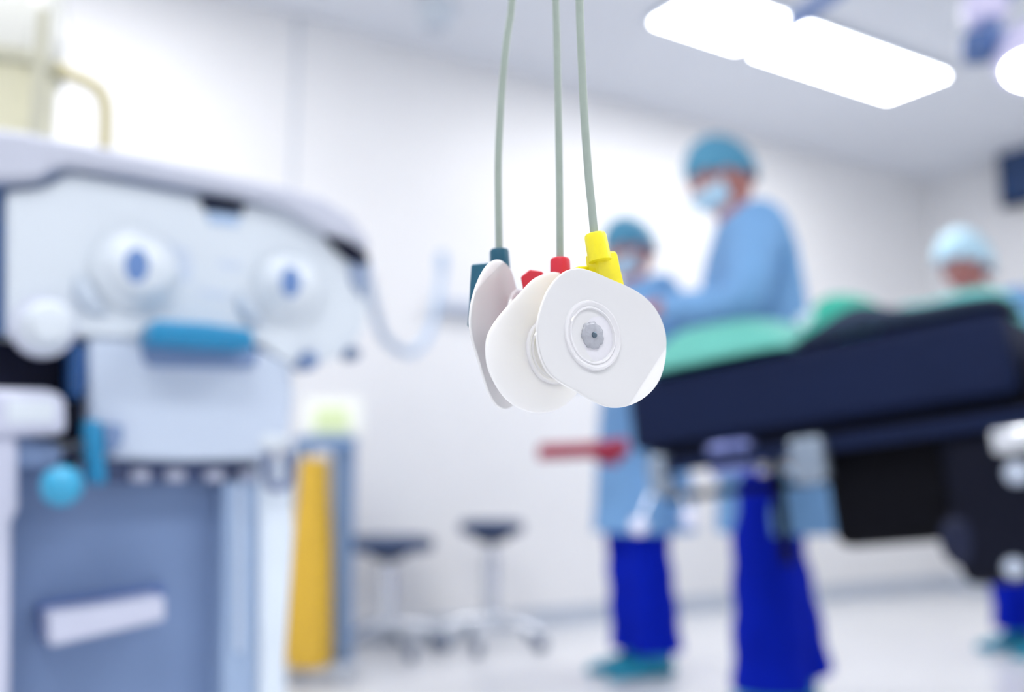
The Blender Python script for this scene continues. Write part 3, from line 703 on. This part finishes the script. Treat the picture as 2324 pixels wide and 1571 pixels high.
pad2 = pad(o2, (1219, 780), .346, 40, 2, (1252, 797, .98), 'white foam pad on red clip, in the middle, partly behind the front pad', .0004)
pad1 = pad(o1, (1128, 760), .357, 64, 0, (1176, 722, .9), 'white foam pad on green clip, leftmost, seen nearly edge-on', .0006, film=((1066, 672), (1135, 598)))

def lead(px_path, Y, r, m, label, boot, extra):
    """a lead wire with its snap clip; boot: (px,py top, px,py bottom, half width px)"""
    pts = [at(x, y, Y) for x, y in px_path]
    top = pts[0]; d = (pts[0]-pts[1]).normalized()
    pts = [top+d*.12+Z*.55, top+d*.12+Z*.2, top+d*.07+Z*.02]+pts
    b0 = at(boot[0], boot[1], Y); b1 = at(boot[2], boot[3], Y)
    t = empty('electrode_lead', b0, label, 'electrode lead', 'hanging electrode leads')
    obj('cable', tube(B(), smoothpath(pts, 10), r, 24), M_cable, t)
    ax = b1-b0; L = ax.length; hw = boot[4]*Y/FPX
    obj('strain_relief', lathe(B(), b0, ax, [(r*1.02, -.0001), (hw*.8, 0), (hw*.93, .0003), (hw, .0011), (hw*1.03, L*.5), (hw*1.05, L)], 48), m, t, label='coloured rubber sleeve')
    extra(t, m, Y); return t
def clipprism(name, pts, P0, n, off, thick, m, t, bev=.0005):
    q = P0-n*off
    return obj(name, prism(B(), [onplane(x, y, q, n) for x, y in pts], -n*thick), m, t, True, bev=bev)
def socket(t, m, P, off, px, py):
    c = onplane(px, py, P[1], P[2]); obj('snap_socket', lathe(B(), c-P[2]*.0013, -P[2], [(.004, 0), (.004, off), (0, off)], 24), M_stud, t)
def ex1(t, m, Y):
    _, P0, n, _ = pad1
    clipprism('clip_body', [(1121, 594), (1150, 600), (1166, 640), (1178, 700), (1180, 770), (1112, 738), (1116, 690), (1118, 640)], P0, n, .0028, .0098, m, t, .0008)
    clipprism('release_lever', [(1136, 640), (1160, 660), (1168, 720), (1150, 730)], P0, n, .0126, .0010, m, t)
    socket(t, m, pad1, .0030, 1176, 722)
def ex2(t, m, Y):
    _, P0, n, _ = pad2
    q = at(1208, 640, .3585)
    nn = Vector((0, -1, 0))
    pts = [(1181, 628), (1202, 611), (1231, 616), (1237, 628), (1245, 700), (1195, 700)]
    obj('release_lever', prism(B(), [onplane(x, y, q, nn) for x, y in pts], Vector((.001, .006, 0))), m, t, True, bev=.0006)
    clipprism('clip_body', [(1240, 650), (1300, 650), (1300, 720), (1240, 740)], P0, n, .004, .008, m, t, .0008)
    socket(t, m, pad2, .0035, 1252, 797)
    clipprism('clip_arm', [(1230, 700), (1290, 700), (1275, 830), (1225, 830)], P0, n, .0038, .004, m, t, .0008)
def ex3(t, m, Y):
    _, P0, n, _ = pad3
    clipprism('clip_body', [(1352, 571), (1398, 569), (1403, 577), (1410, 610), (1424, 670), (1430, 740), (1375, 760), (1358, 640)], P0, n, .0028, .0062, m, t, .0008)
    clipprism('release_lever', [(1312, 604), (1340, 603), (1345, 660), (1300, 640)], P0, n, .0075, .005, m, t, .0006)
    clipprism('clip_arm', [(1330, 700), (1400, 700), (1385, 810), (1330, 810)], P0, n, .0028, .004, m, t, .0008)
    socket(t, m, pad3, .0022, 1343, 762)
lead([(1163, -10), (1157, 45), (1150, 92), (1141, 180), (1135, 270), (1131, 360), (1131, 450), (1133, 580)], .3785, .00143, M_ct,
     'grey-green wire ending in a dark teal-green clip, leftmost of three hanging wires', (1133, 566, 1136, 640, 22.5), ex1)
lead([(1261, -10), (1263, 60), (1265, 150), (1268, 300), (1270, 450), (1271, 600)], .3575, .00135, M_cr,
     'grey-green wire ending in a red clip, middle of the three hanging wires', (1271, 586, 1273, 660, 23), ex2)
lead([(1315, -10), (1317, 60), (1320, 130), (1326, 260), (1336, 400), (1343, 470), (1350, 545)], .340, .00145, M_cy,
     'grey-green wire ending in a bright yellow clip, rightmost of three hanging wires', (1350, 530, 1362, 592, 26), ex3)
